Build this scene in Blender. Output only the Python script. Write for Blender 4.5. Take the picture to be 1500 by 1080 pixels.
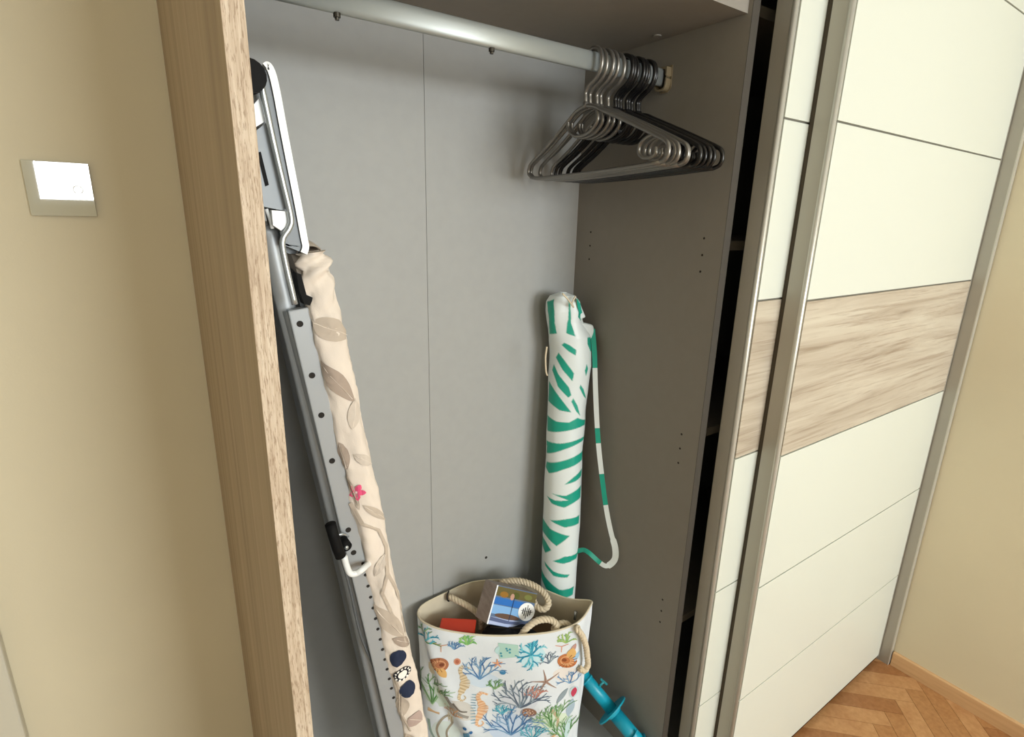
import bpy, math, random
from mathutils import Vector, Matrix, noise
random.seed(7)
S = bpy.context.scene
COL = S.collection
for o in list(bpy.data.objects): bpy.data.objects.remove(o)

# ------------------------------------------------------------------ camera
RV = Vector((0.82190489, -0.56913217, 0.02368389)); UV = Vector((0.13416773, 0.23382992, 0.9629759)); FV = Vector((0.55359857, 0.78829698, -0.26854513))
CAM = Vector((0, 0, 1.6)); FPX = 801.68
cd = bpy.data.cameras.new('camera'); cam = bpy.data.objects.new('camera', cd); COL.objects.link(cam)
cam.matrix_world = Matrix(((RV.x, UV.x, -FV.x, CAM.x), (RV.y, UV.y, -FV.y, CAM.y), (RV.z, UV.z, -FV.z, CAM.z), (0, 0, 0, 1)))
cd.sensor_fit = 'HORIZONTAL'; cd.sensor_width = 36; cd.lens = 36 * FPX / 1500; cd.clip_start = .02
S.camera = cam

# ------------------------------------------------------------------ world, light, exposure
w = bpy.data.worlds.new('world'); S.world = w; w.use_nodes = True
w.node_tree.nodes['Background'].inputs[0].default_value = (.8, .9, 1, 1)
w.node_tree.nodes['Background'].inputs[1].default_value = 1.0
def area(name, loc, target, sx, sy, power, col):
    l = bpy.data.lights.new(name, 'AREA'); l.shape = 'RECTANGLE'; l.size = sx; l.size_y = sy; l.energy = power; l.color = col
    o = bpy.data.objects.new(name, l); COL.objects.link(o); o.location = loc
    o.rotation_euler = (Vector(target) - Vector(loc)).to_track_quat('-Z', 'Y').to_euler(); return o
area('window_daylight', (1.36, -3.06, 1.72), (1.36, 0, 1.72), 1.46, 1.25, 106, (.94, .98, 1))
area('small_window_daylight', (-.25, -3.06, 1.97), (-.25, 0, 1.97), .40, .66, 20, (.94, .98, 1))
S.view_settings.view_transform = 'Standard'; S.view_settings.look = 'None'; S.view_settings.gamma = 1
S.view_settings.use_curve_mapping = False; S.view_settings.exposure = -0.02

# ------------------------------------------------------------------ helpers
def P(px, py, y):
    d = FV + RV * ((px - 750) / FPX) - UV * ((py - 540) / FPX)
    return CAM + d * ((y - CAM.y) / d.y)
def lin(c):
    return tuple(((v / 255) / 12.92 if v / 255 <= .04045 else ((v / 255 + .055) / 1.055) ** 2.4) for v in c) + (1,)
def wl(o):
    v = Vector((0, 0, 0))
    while o: v += o.location; o = o.parent
    return v
def mesh(name, vs, fs, mat=None, parent=None, smooth=False, kind=None, label=None):
    off = wl(parent) if parent else Vector((0, 0, 0))
    me = bpy.data.meshes.new(name); me.from_pydata([tuple(Vector(v) - off) for v in vs], [], fs); me.update()
    if smooth:
        for p in me.polygons: p.use_smooth = True
    o = bpy.data.objects.new(name, me); COL.objects.link(o)
    if mat: me.materials.append(mat)
    if parent: o.parent = parent
    if kind: o['kind'] = kind
    if label: o['label'] = label
    return o
def root(name, loc, label, cat, group=None):
    o = bpy.data.objects.new(name, None); COL.objects.link(o); o.location = loc; o.empty_display_size = .05
    o['label'] = label; o['category'] = cat
    if group: o['group'] = group
    return o
def bevel(o, wd, seg=2):
    m = o.modifiers.new('bevel', 'BEVEL'); m.width = wd; m.segments = seg; m.limit_method = 'ANGLE'; return o
BF = [(0, 3, 2, 1), (4, 5, 6, 7), (0, 1, 5, 4), (1, 2, 6, 5), (2, 3, 7, 6), (3, 0, 4, 7)]
def box(name, a, b, mat, parent=None, kind=None, bev=0, label=None):
    x0, y0, z0 = a; x1, y1, z1 = b
    vs = [(x0, y0, z0), (x1, y0, z0), (x1, y1, z0), (x0, y1, z0), (x0, y0, z1), (x1, y0, z1), (x1, y1, z1), (x0, y1, z1)]
    o = mesh(name, vs, BF, mat, parent, False, kind, label)
    if bev: bevel(o, bev)
    return o
def prism(poly, d):      # polygon (world points) extruded by vector d
    n = len(poly); vs = [Vector(p) for p in poly] + [Vector(p) + Vector(d) for p in poly]
    return vs, [tuple(range(n))[::-1], tuple(range(n, 2 * n))] + [(i, (i + 1) % n, n + (i + 1) % n, n + i) for i in range(n)]
def catmull(pts, k=6, closed=False):
    pts = [Vector(p) for p in pts]; n = len(pts); out = []
    for i in range(n if closed else n - 1):
        if closed: a, b, c, d = pts[i - 1], pts[i], pts[(i + 1) % n], pts[(i + 2) % n]
        else: a, b, c, d = pts[max(i - 1, 0)], pts[i], pts[i + 1], pts[min(i + 2, n - 1)]
        for j in range(k):
            t = j / k
            out.append(.5 * ((2 * b) + (c - a) * t + (2 * a - 5 * b + 4 * c - d) * t * t + (3 * b - a - 3 * c + d) * t ** 3))
    if not closed: out.append(pts[-1])
    return out
def sweep(path, prof, closed=False, caps=True, up=None):
    # profile points (u, v) carried along the path on a parallel-transported frame
    n = len(path); m = 0; vs = []; fs = []
    N = None
    for i, p in enumerate(path):
        if closed: t = path[(i + 1) % n] - path[i - 1]
        else: t = path[min(i + 1, n - 1)] - path[max(i - 1, 0)]
        t.normalize()
        if up is not None: N = (Vector(up) - t * t.dot(Vector(up))).normalized()
        elif N is None:
            a = Vector((0, 0, 1)) if abs(t.z) < .9 else Vector((1, 0, 0)); N = (a - t * a.dot(t)).normalized()
        else: N = (N - t * N.dot(t)).normalized()
        B = t.cross(N)
        pr = prof(i / (n - 1)) if callable(prof) else prof
        m = len(pr)
        for u_, v_ in pr: vs.append(p + N * u_ + B * v_)
    for i in range(n if closed else n - 1):
        for j in range(m):
            a = i * m + j; b = i * m + (j + 1) % m; c = ((i + 1) % n) * m + (j + 1) % m; d = ((i + 1) % n) * m + j
            fs.append((a, b, c, d))
    if caps and not closed: fs.append(tuple(range(m))[::-1]); fs.append(tuple(range((n - 1) * m, n * m)))
    return vs, fs
def circ(r, n=10): return [(r * math.cos(2 * math.pi * i / n), r * math.sin(2 * math.pi * i / n)) for i in range(n)]
def ell(a, b, n=14): return [(a * math.cos(2 * math.pi * i / n), b * math.sin(2 * math.pi * i / n)) for i in range(n)]
def join(*parts):
    V = []; F = []
    for v, f in parts:
        k = len(V); V += list(v); F += [tuple(i + k for i in g) for g in f]
    return V, F
def tube(name, pts, r, mat, parent, k=6, n=10, smooth_path=True, closed=False, label=None):
    path = catmull(pts, k, closed) if smooth_path else [Vector(p) for p in pts]
    v, f = sweep(path, circ(r, n), closed); return mesh(name, v, f, mat, parent, True, None, label)
def cyl(c, d, r, n=20, r2=None):     # cylinder from c along vector d
    c = Vector(c); d = Vector(d)
    return sweep([c, c + d], (lambda t: circ(r + ((r2 if r2 is not None else r) - r) * t, n)))
def rope(name, pts, r, mat, parent, k=8, pitch=.028, label=None):
    path = catmull(pts, k); 
    L = [0]
    for i in range(1, len(path)): L.append(L[-1] + (path[i] - path[i - 1]).length)
    # resample
    tot = L[-1]; ns = max(8, int(tot / .0035)); res = []; j = 0
    for i in range(ns + 1):
        s = tot * i / ns
        while j < len(L) - 2 and L[j + 1] < s: j += 1
        t = (s - L[j]) / max(1e-9, L[j + 1] - L[j]); res.append(path[j].lerp(path[j + 1], min(1, max(0, t))))
    V = []; F = []; N = None; fr = []
    for i, p in enumerate(res):
        t = (res[min(i + 1, ns)] - res[max(i - 1, 0)]).normalized()
        if N is None:
            a = Vector((0, 0, 1)) if abs(t.z) < .9 else Vector((1, 0, 0)); N = (a - t * a.dot(t)).normalized()
        else: N = (N - t * N.dot(t)).normalized()
        fr.append((p, N.copy(), t.cross(N)))
    parts = []
    for s in range(3):
        pp = []
        for i, (p, n_, b) in enumerate(fr):
            a = 2 * math.pi * (s / 3 + (tot * i / ns) / pitch)
            pp.append(p + (n_ * math.cos(a) + b * math.sin(a)) * r * .5)
        parts.append(sweep(pp, circ(r * .56, 7)))
    v, f = join(*parts); return mesh(name, v, f, mat, parent, True, None, label)

# ------------------------------------------------------------------ materials
def nt(name):
    m = bpy.data.materials.new(name); m.use_nodes = True; t = m.node_tree
    return m, t, t.nodes['Principled BSDF']
def plain(name, c, rough=.5, metal=0, spec=.5, var=.0, scale=8, bump=0, bscale=200, stretch=(1, 1, 1)):
    m, t, b = nt(name); b.inputs['Base Color'].default_value = lin(c); b.inputs['Roughness'].default_value = rough
    b.inputs['Metallic'].default_value = metal; b.inputs['Specular IOR Level'].default_value = spec
    if var or bump:
        tc = t.nodes.new('ShaderNodeTexCoord'); mp = t.nodes.new('ShaderNodeMapping'); mp.inputs['Scale'].default_value = stretch
        t.links.new(tc.outputs['Object'], mp.inputs[0])
    if var:
        n = t.nodes.new('ShaderNodeTexNoise'); n.inputs['Scale'].default_value = scale; n.inputs['Detail'].default_value = 5
        r = t.nodes.new('ShaderNodeValToRGB'); k = lin(c)
        r.color_ramp.elements[0].position = .3; r.color_ramp.elements[1].position = .7
        r.color_ramp.elements[0].color = tuple(v * (1 - var) for v in k[:3]) + (1,); r.color_ramp.elements[1].color = tuple(min(1, v * (1 + var)) for v in k[:3]) + (1,)
        t.links.new(mp.outputs[0], n.inputs['Vector']); t.links.new(n.outputs[0], r.inputs[0]); t.links.new(r.outputs[0], b.inputs['Base Color'])
    if bump:
        n = t.nodes.new('ShaderNodeTexNoise'); n.inputs['Scale'].default_value = bscale; n.inputs['Detail'].default_value = 3
        bm = t.nodes.new('ShaderNodeBump'); bm.inputs['Strength'].default_value = bump; bm.inputs['Distance'].default_value = .002
        t.links.new(mp.outputs[0], n.inputs['Vector']); t.links.new(n.outputs[0], bm.inputs['Height']); t.links.new(bm.outputs[0], b.inputs['Normal'])
    return m
def wood(name, cols, sc, fine, rough=.55, dark=(110, 85, 62), damt=.5, warp=.4, off=(0, 0, 0), dpos=.60):
    # sc: mapping scale of broad grain (small along the grain), fine: of thin pores
    m, t, b = nt(name); b.inputs['Roughness'].default_value = rough; b.inputs['Specular IOR Level'].default_value = .25
    tc = t.nodes.new('ShaderNodeTexCoord')
    def mapped(s):
        mp = t.nodes.new('ShaderNodeMapping'); mp.inputs['Scale'].default_value = s; mp.inputs['Location'].default_value = off; t.links.new(tc.outputs['Object'], mp.inputs[0]); return mp
    n1 = t.nodes.new('ShaderNodeTexNoise'); n1.inputs['Scale'].default_value = 1; n1.inputs['Detail'].default_value = 6; n1.inputs['Distortion'].default_value = warp; n1.inputs['Roughness'].default_value = .6
    t.links.new(mapped(sc).outputs[0], n1.inputs['Vector'])
    r = t.nodes.new('ShaderNodeValToRGB'); e = r.color_ramp.elements
    e[0].position = .3; e[1].position = .7; e[0].color = lin(cols[0]); e[1].color = lin(cols[-1])
    for i, c in enumerate(cols[1:-1]): q = e.new(.3 + .4 * (i + 1) / (len(cols) - 1)); q.color = lin(c)
    t.links.new(n1.outputs[0], r.inputs[0])
    n2 = t.nodes.new('ShaderNodeTexNoise'); n2.inputs['Scale'].default_value = 1; n2.inputs['Detail'].default_value = 4; n2.inputs['Roughness'].default_value = .65
    t.links.new(mapped(fine).outputs[0], n2.inputs['Vector'])
    r2 = t.nodes.new('ShaderNodeValToRGB'); r2.color_ramp.elements[0].position = dpos; r2.color_ramp.elements[0].color = (0, 0, 0, 1)
    r2.color_ramp.elements[1].position = dpos + .1; r2.color_ramp.elements[1].color = (damt, damt, damt, 1); t.links.new(n2.outputs[0], r2.inputs[0])
    mx = t.nodes.new('ShaderNodeMix'); mx.data_type = 'RGBA'; mx.inputs[7].default_value = lin(dark)
    t.links.new(r2.outputs[0], mx.inputs[0]); t.links.new(r.outputs[0], mx.inputs[6]); t.links.new(mx.outputs[2], b.inputs['Base Color'])
    bm = t.nodes.new('ShaderNodeBump'); bm.inputs['Strength'].default_value = .15; bm.inputs['Distance'].default_value = .001; bm.invert = True
    t.links.new(r2.outputs[0], bm.inputs['Height']); t.links.new(bm.outputs[0], b.inputs['Normal'])
    return m
def attr_mat(name, rough=.7, spec=.3, bump=0):
    m, t, b = nt(name); a = t.nodes.new('ShaderNodeAttribute'); a.attribute_name = 'Col'; t.links.new(a.outputs['Color'], b.inputs['Base Color'])
    b.inputs['Roughness'].default_value = rough; b.inputs['Specular IOR Level'].default_value = spec
    return m
def paint(o, cols):      # one colour per face
    at = o.data.color_attributes.new('Col', 'FLOAT_COLOR', 'CORNER')
    i = 0; buf = []
    for p in o.data.polygons:
        c = cols[p.index]
        buf += list(c) * p.loop_total
    at.data.foreach_set('color', buf)

M = {}
M['wall'] = plain('beige_wall_paint', (213, 203, 175), .75, 0, .3, .035, 2.2, .06, 300)
M['ceil'] = plain('white_ceiling_paint', (235, 232, 222), .8)
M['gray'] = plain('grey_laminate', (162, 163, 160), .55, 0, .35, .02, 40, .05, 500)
M['gray_shade'] = plain('grey_laminate_shaded', (137, 132, 124), .6, 0, .3, .02, 40, .05, 500)  # same grey laminate, darkened to put the interior's shade into the colour
M['door'] = plain('cream_panel', (213, 217, 206), .35, 0, .4, .012, 1.5)
M['stile'] = plain('champagne_metal', (170, 166, 155), .38, .35, .5, .02, 3, 0, 200, (8, 8, .6))
M['lip'] = plain('bright_champagne_edge', (196, 195, 186), .3, .4)
M['groove'] = plain('dark_groove', (110, 108, 98), .6)
M['gap_shade'] = plain('dark_gap_shade', (70, 62, 50), .9)  # dark tone for the shadow line between the two doors
M['oak_v'] = wood('rough_oak_face', [(150, 132, 110), (168, 150, 126), (180, 162, 140)], (34, 34, .8), (150, 150, 7), damt=.4, dark=(128, 100, 72))
M['oak_e'] = wood('sawn_oak_edge_lit', [(164, 144, 122), (194, 176, 154), (212, 198, 178)], (300, 200, 14), (700, 500, 90), damt=.6, dark=(130, 104, 80), dpos=.53)  # same oak as the face, paler because daylight is put into the colour
M['oak_h'] = wood('oak_band', [(158, 145, 126), (178, 166, 148), (190, 180, 162), (198, 190, 172)], (1.3, 10, 20), (3.5, 40, 120), damt=.38, dark=(134, 114, 94), warp=1.3, off=(.3, 0, .2), dpos=.54)
M['parq'] = [wood('parquet_%s' % n, c, (60, 60, 60), (8, 8, 8), .35, dark=(150, 95, 52), damt=.25, dpos=.5) for n, c in
             (('light', [(176, 130, 86), (196, 150, 104)]), ('mid', [(160, 114, 72), (184, 136, 90)]), ('dark', [(146, 100, 62), (170, 122, 80)]))]
M['sub'] = plain('floor_joint', (96, 62, 36), .8)
M['skirt'] = wood('beech_skirting', [(200, 160, 116), (214, 176, 132)], (40, 3, 60), (200, 8, 200), damt=.2)
M['rail'] = plain('satin_aluminium', (168, 173, 170), .42, .45)
M['wire_c'] = plain('grey_chrome_wire', (134, 131, 126), .32, .75)
M['wire_k'] = plain('black_wire', (22, 21, 21), .3, 0, .5)
M['ivory'] = plain('ivory_plastic', (136, 122, 96), .4)
M['screw'] = plain('dark_screw', (70, 66, 58), .4, .7)
M['hole'] = plain('drilled_hole', (36, 32, 28), .9)
M['white_pl'] = plain('white_plastic', (238, 240, 238), .35)
M['steel'] = plain('grey_enamelled_steel', (168, 172, 174), .4, .25)
M['steel_m'] = plain('mid_grey_steel', (128, 133, 136), .45, .2)
M['steel_d'] = plain('dark_grey_steel', (104, 108, 110), .45, .3)
M['silver'] = plain('silver_rod', (190, 196, 198), .25, .7)
M['black'] = plain('black_rubber', (12, 12, 12), .7, 0, .2)
M['cover'] = plain('cream_cotton', (226, 214, 200), .85, 0, .15, .03, 14, .25, 900)
M['print'] = attr_mat('fabric_print', .8, .15)
M['sleeve'] = attr_mat('leaf_print_nylon', .38, .4)
M['canvas'] = plain('beige_canvas', (214, 204, 180), .9, 0, .1, .04, 30, .3, 700)
M['bagw'] = plain('white_canvas', (222, 229, 234), .8, 0, .15, .02, 9, .15, 700)
M['rope'] = plain('cotton_rope', (214, 200, 174), .9, 0, .1, .08, 120)
M['teal'] = plain('turquoise_plastic', (22, 160, 186), .35)
M['tealD'] = plain('turquoise_plastic_thumb_screw', (40, 140, 150), .35)
M['red'] = plain('orange_red_plastic', (214, 62, 34), .45)
M['navy'] = plain('black_cloth', (20, 22, 28), .9)
M['greywood'] = wood('weathered_wood', [(140, 128, 122), (168, 156, 150)], (20, 20, 90), (60, 60, 200), damt=.4, dark=(108, 96, 90))
m, t, b = nt('glass_switch_plate'); b.inputs['Base Color'].default_value = lin((186, 184, 166)); b.inputs['Roughness'].default_value = .02
b.inputs['IOR'].default_value = 1.9; b.inputs['Coat Weight'].default_value = 1; b.inputs['Coat Roughness'].default_value = .01; M['switch'] = m
m, t, b = nt('window_glass'); b.inputs['Transmission Weight'].default_value = 1; b.inputs['Roughness'].default_value = 0; M['glass'] = m

# ------------------------------------------------------------------ room
XR, YB, XL, YF, ZC = 2.184, 1.172, -1.7, -3.1, 2.62
box('floor', (XL, YF, -.05), (XR, YB, -.009), M['sub'], None, 'structure')
flo = bpy.data.objects['floor']
box('ceiling', (XL, YF, ZC), (XR, YB, ZC + .05), M['ceil'], None, 'structure')
box('wall_right', (XR, YF, -.05), (XR + .08, YB, ZC), M['wall'], None, 'structure')
box('wall_back', (XL, YB, -.05), (XR + .08, YB + .08, ZC), M['wall'], None, 'structure')
box('wall_left', (XL - .08, YF, -.05), (XL, YB + .08, ZC), M['wall'], None, 'structure')
# wall with the window, behind the camera
WX0, WX1, WZ0, WZ1 = .60, 2.14, 1.06, 2.38
VX0, VX1, VZ0, VZ1 = -.50, .00, 1.60, 2.34
def slab(x0, x1, z0, z1): 
    return [(x0, YF - .1, z0), (x1, YF - .1, z0), (x1, YF, z0), (x0, YF, z0), (x0, YF - .1, z1), (x1, YF - .1, z1), (x1, YF, z1), (x0, YF, z1)], BF
v, f = join(slab(XL - .08, VX0, -.05, ZC), slab(VX0, VX1, -.05, VZ0), slab(VX0, VX1, VZ1, ZC), slab(VX1, WX0, -.05, ZC), slab(WX1, XR + .08, -.05, ZC), slab(WX0, WX1, -.05, WZ0), slab(WX0, WX1, WZ1, ZC))
mesh('wall_front', v, f, M['wall'], None, False, 'structure')
def frame_boxes(lst): return join(*[([(x0, YF - .09, z0), (x1, YF - .09, z0), (x1, YF - .05, z0), (x0, YF - .05, z0), (x0, YF - .09, z1), (x1, YF - .09, z1), (x1, YF - .05, z1), (x0, YF - .05, z1)], BF) for x0, x1, z0, z1 in lst])
def window(name, x0, x1, z0, z1, mid):
    lst = [(x0, x0 + .05, z0, z1), (x1 - .05, x1, z0, z1), (x0 + .05, x1 - .05, z0, z0 + .05), (x0 + .05, x1 - .05, z1 - .05, z1)]
    if mid: lst.append((mid - .03, mid + .03, z0 + .05, z1 - .05))
    v, f = frame_boxes(lst); wn = mesh(name, v, f, M['white_pl'], None, False, 'structure')
    for a, b_ in (((x0 + .05, mid - .03), (mid + .03, x1 - .05)) if mid else ((x0 + .05, x1 - .05),)): box('pane', (a, YF - .075, z0 + .05), (b_, YF - .068, z1 - .05), M['glass'], wn)
window('window_1', WX0, WX1, WZ0, WZ1, 1.36); window('window_2', VX0, VX1, VZ0, VZ1, None)

# door casing at the lower left, beside the light switch wall
v, f = join(*[([(x0, 1.150, z0), (x1, 1.150, z0), (x1, YB + .001, z0), (x0, YB + .001, z0), (x0, 1.150, z1), (x1, 1.150, z1), (x1, YB + .001, z1), (x0, YB + .001, z1)], BF)
    for x0, x1, z0, z1 in ((-.345, -.270, -.008, 2.08), (-1.25, -1.175, -.008, 2.08), (-1.25, -.27, 2.08, 2.15))])
M['casing'] = plain('grey_beige_door_paint', (205, 200, 182), .5)
bevel(mesh('trim_1', v, f, M['casing'], None, False, 'structure'), .004)
dr = box('door_1', (-1.170, 1.160, -.006), (-.350, YB + .001, 2.075), M['casing'], None, 'structure')
v, f = join(cyl((-1.10, 1.160, 1.02), (0, -.045, 0), .010), cyl((-1.10, 1.118, 1.02), (.11, 0, 0), .009)); mesh('handle', v, f, M['silver'], dr, True)

# skirting boards
box('baseboard_right', (2.170, YF, -.006), (XR + .001, .557, .056), M['skirt'], None, 'structure', .003)
box('baseboard_back', (-.268, 1.158, -.006), (.090, YB + .001, .056), M['skirt'], None, 'structure', .003)

# herringbone parquet, one block after the other
def clip(poly, nx, ny, c):
    out = []
    for i in range(len(poly)):
        a, b_ = poly[i], poly[(i + 1) % len(poly)]; da = a[0] * nx + a[1] * ny - c; db = b_[0] * nx + b_[1] * ny - c
        if da <= 0: out.append(a)
        if (da < 0 < db) or (db < 0 < da): t = da / (da - db); out.append((a[0] + (b_[0] - a[0]) * t, a[1] + (b_[1] - a[1]) * t))
    return out
PW, PL = .060, .30; q = math.sqrt(.5); ox, oy = 1.667, .646
for r_ in range(-30, 31):
    for mm in range(-6, 7):
        for h in (0, 1):
            x0 = r_ * PW + mm * 2 * PL + (PL if h else 0); y0 = r_ * PW - (PL - PW if h else 0)
            x1 = x0 + (PW if h else PL); y1 = y0 + (PL if h else PW); g = .0006
            pl = [(x0 + g, y0 + g), (x1 - g, y0 + g), (x1 - g, y1 - g), (x0 + g, y1 - g)]
            pl = [(ox + (a + b_) * q, oy + (b_ - a) * q) for a, b_ in pl]
            for n_ in ((1, 0, 2.169), (-1, 0, -.55), (0, 1, .60), (0, -1, .75)):
                if pl: pl = clip(pl, *n_)
            if len(pl) < 3: continue
            v, f = prism([(a, b_, -.010) for a, b_ in pl], (0, 0, .010))
            ar = abs(sum(pl[i][0] * pl[(i + 1) % len(pl)][1] - pl[(i + 1) % len(pl)][0] * pl[i][1] for i in range(len(pl))))
            if ar < 1e-4: continue
            mesh('parquet_block', v, f, M['parq'][(r_ * 7 + mm * 5 + h * 4 + (r_ * r_) % 3) % 3], flo)
# plain parquet farther into the room
M['parq_far'] = wood('parquet_far', [(146, 118, 90), (168, 140, 110)], (9, 9, 9), (30, 30, 30), .35, damt=.2, dark=(140, 90, 50))
v, f = join(([(XL, YF, -.009), (XR, YF, -.009), (XR, -.751, -.009), (XL, -.751, -.009), (XL, YF, -.001), (XR, YF, -.001), (XR, -.751, -.001), (XL, -.751, -.001)], BF),
            ([(XL, -.750, -.009), (.549, -.750, -.009), (.549, YB, -.009), (XL, YB, -.009), (XL, -.750, -.001), (.549, -.750, -.001), (.549, YB, -.001), (XL, YB, -.001)], BF))
mesh('parquet', v, f, M['parq_far'], flo, kind='stuff')

# ------------------------------------------------------------------ wardrobe
LX0, LX1, DX0, DX1, RX0, RX1 = .0975, .1165, 1.015, 1.037, 2.160, 2.180
WF, WBK, WT = .592, 1.156, 2.50
ward = root('wardrobe', (1.13, .9, 0), 'large grey-lined sliding-door wardrobe with cream and oak panelled doors, left half open', 'wardrobe')
o = box('side_panel', (LX0, WF, 0), (LX1 - .004, 1.168, WT), M['oak_v'], ward, label='rough oak outer side board seen at the left')
box('front_edge', (LX0 - .0008, WF - .0025, 0), (LX1, WF + .0002, WT), M['oak_e'], o, bev=.0006, label='sawn oak edge with daylight in its paler tone')
box('inner_lining', (LX1 - .004, WF + .0002, 0), (LX1, 1.160, WT), M['gray'], o)
o = box('side_panel', (RX0, .562, 0), (RX1, 1.168, WT), M['stile'], ward, label='grey side board against the right wall')
box('front_edge', (RX0 - .0005, .559, 0), (RX1, .562, WT), M['lip'], o)
SM = .567
box('back_panel', (LX1, WBK, .09), (SM - .0005, 1.166, WT - .02), M['gray'], ward)
box('back_panel', (SM + .0005, WBK, .09), (DX0, 1.166, WT - .02), M['gray'], ward)
box('back_panel', (DX1, WBK, .09), (RX0, 1.166, WT - .02), M['gray'], ward)
dv = box('divider', (DX0, .700, .095), (DX1, WBK, WT - .02), M['gray_shade'], ward)
M['edge_strip'] = plain('dark_edge_strip', (66, 61, 53), .6)  # front edge strip of the divider, darker than its sides
box('edge_strip', (DX0, .6992, .095), (DX1, .7002, WT - .02), M['edge_strip'], dv, label='dark front edge strip')
hz = [(1.564 - .035 * i) for i in range(3)] + [1.117, 1.081, 1.044, .661, .627, .593, .18, .145]
for z in hz:
    for y in (.748, 1.100):
        v, f = cyl((DX0 - .0004, y, z), (.003, 0, 0), .0026, 10); mesh('pin_hole', v, f, M['hole'], dv)
v, f = cyl((.737, WBK - .0005, .652), (0, .003, 0), .0042, 12); mesh('drill_hole', v, f, M['hole'], ward)
box('base_panel', (LX1, .600, .075), (RX0, WBK, .095), M['gray'], ward)
box('plinth', (LX1, .700, .0), (RX0, .715, .075), M['gray'], ward)
box('top_panel', (LX1, .600, WT - .02), (RX0, 1.166, WT), M['gray'], ward)
box('top_shelf', (LX1, .709, 1.974), (DX0, WBK, 1.996), M['gray_shade'], ward, label='hat shelf above the clothes rail')
v, f = cyl((.985, .90, 1.9745), (0, 0, -.003), .009, 16); mesh('cover_cap', v, f, M['gray_shade'], ward)
for z in (1.990, 1.538, 1.100, .565): box('shelf', (DX1, .735, z), (RX0, WBK, z + .020), M['gray_shade'], ward)
box('track', (LX1, .600, .095), (RX0, .690, .099), M['stile'], ward, label='metal bottom track')
box('track', (LX1, .600, WT - .05), (RX0, .690, WT - .02), M['stile'], ward, label='metal top track')
seams = [.022, .377, .726, 1.081, 1.441, 1.793, 2.150, 2.47]
def sliding_door(x0, x1, yf, th, label):
    # the door board, then its stiles, lips and panels
    o = box('sliding_door', (x0 + .012, yf + .006, .020), (x1 - .004, yf + th - .004, 2.475), M['groove'], ward, label=label)
    a = box('stile', (x0, yf + .004, .016), (x0 + .012, yf + th, 2.478), M['stile'], o, bev=.0015)
    v, f = sweep([Vector((x0 + .005, yf + .005, .016)), Vector((x0 + .005, yf + .005, 2.478))], ell(.0062, .0062, 16)); mesh('stile_lip', v, f, M['lip'], o, True)
    box('stile_groove', (x0 + .0118, yf + .0040, .018), (x0 + .0165, yf + .0065, 2.476), M['groove'], o)
    box('stile', (x1 - .006, yf + .001, .016), (x1, yf + th, 2.478), M['stile'], o)
    for i in range(7):
        z0, z1 = seams[i], seams[i + 1]
        box('door_panel', (x0 + .0165, yf + .0012, z0 + .0020), (x1 - .0062, yf + .0070, z1 - .0020), M['oak_h'] if i == 3 else M['door'], o,
            bev=.0008, label='oak panel' if i == 3 else None)
    return o
sliding_door(1.058, 2.05, .640, .040, 'inner sliding door, mostly hidden behind the outer one')
sd = sliding_door(1.162, 2.156, .5915, .040, 'outer sliding door of cream panels with one oak panel')
box('gap_shade_strip', (1.163, .6315, .02), (1.168, .640, 2.47), M['gap_shade'], sd)  # dark strip standing in for the shadow in the gap between the doors

# clothes rail
RY, RZ = .893, 1.8945
prof = [(.0175 * math.copysign(abs(math.cos(a)) ** .8, math.cos(a)), .0072 * math.copysign(abs(math.sin(a)) ** .7, math.sin(a))) for a in [2 * math.pi * i / 24 for i in range(24)]]
v, f = sweep([Vector((LX1 + .001, RY, RZ)), Vector((DX0 - .001, RY, RZ))], prof, up=(0, 0, 1)); rl = mesh('clothes_rail', v, f, M['rail'], ward, True)
for x in (DX0, LX1):
    s = -1 if x == DX0 else 1
    pts = [(x + s * .009, RY - .014, RZ + .019), (x + s * .009, RY - .015, RZ - .010), (x + s * .009, RY - .009, RZ - .024), (x + s * .009, RY + .009, RZ - .024), (x + s * .009, RY + .015, RZ - .010), (x + s * .009, RY + .014, RZ + .019)]
    path = catmull(pts, 5); v, f = sweep(path, [(-.0018, -.008), (.0018, -.008), (.0018, .008), (-.0018, .008)], up=(0, 0, 1))
    br = mesh('rail_bracket', v, f, M['ivory'], ward)
    v, f = prism([(x, RY + a, RZ + b_) for a, b_ in ((-.018, .024), (.018, .024), (.018, -.020), (.010, -.029), (-.010, -.029), (-.018, -.020))], (s * .002, 0, 0)); mesh('bracket_plate', v, f, M['ivory'], br)
    v, f = cyl((x + s * .002, RY, RZ - .0215), (s * .003, 0, 0), .003, 12); mesh('screw', v, f, M['screw'], br)
for x in (.300, .567):
    v, f = join(cyl((x, RY - .001, RZ - .0165), (0, 0, -.006), .0052, 14), cyl((x, RY - .001, RZ - .0225), (0, 0, -.0035), .0032, 10)); mesh('rail_screw', v, f, M['screw'], rl, False)

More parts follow.
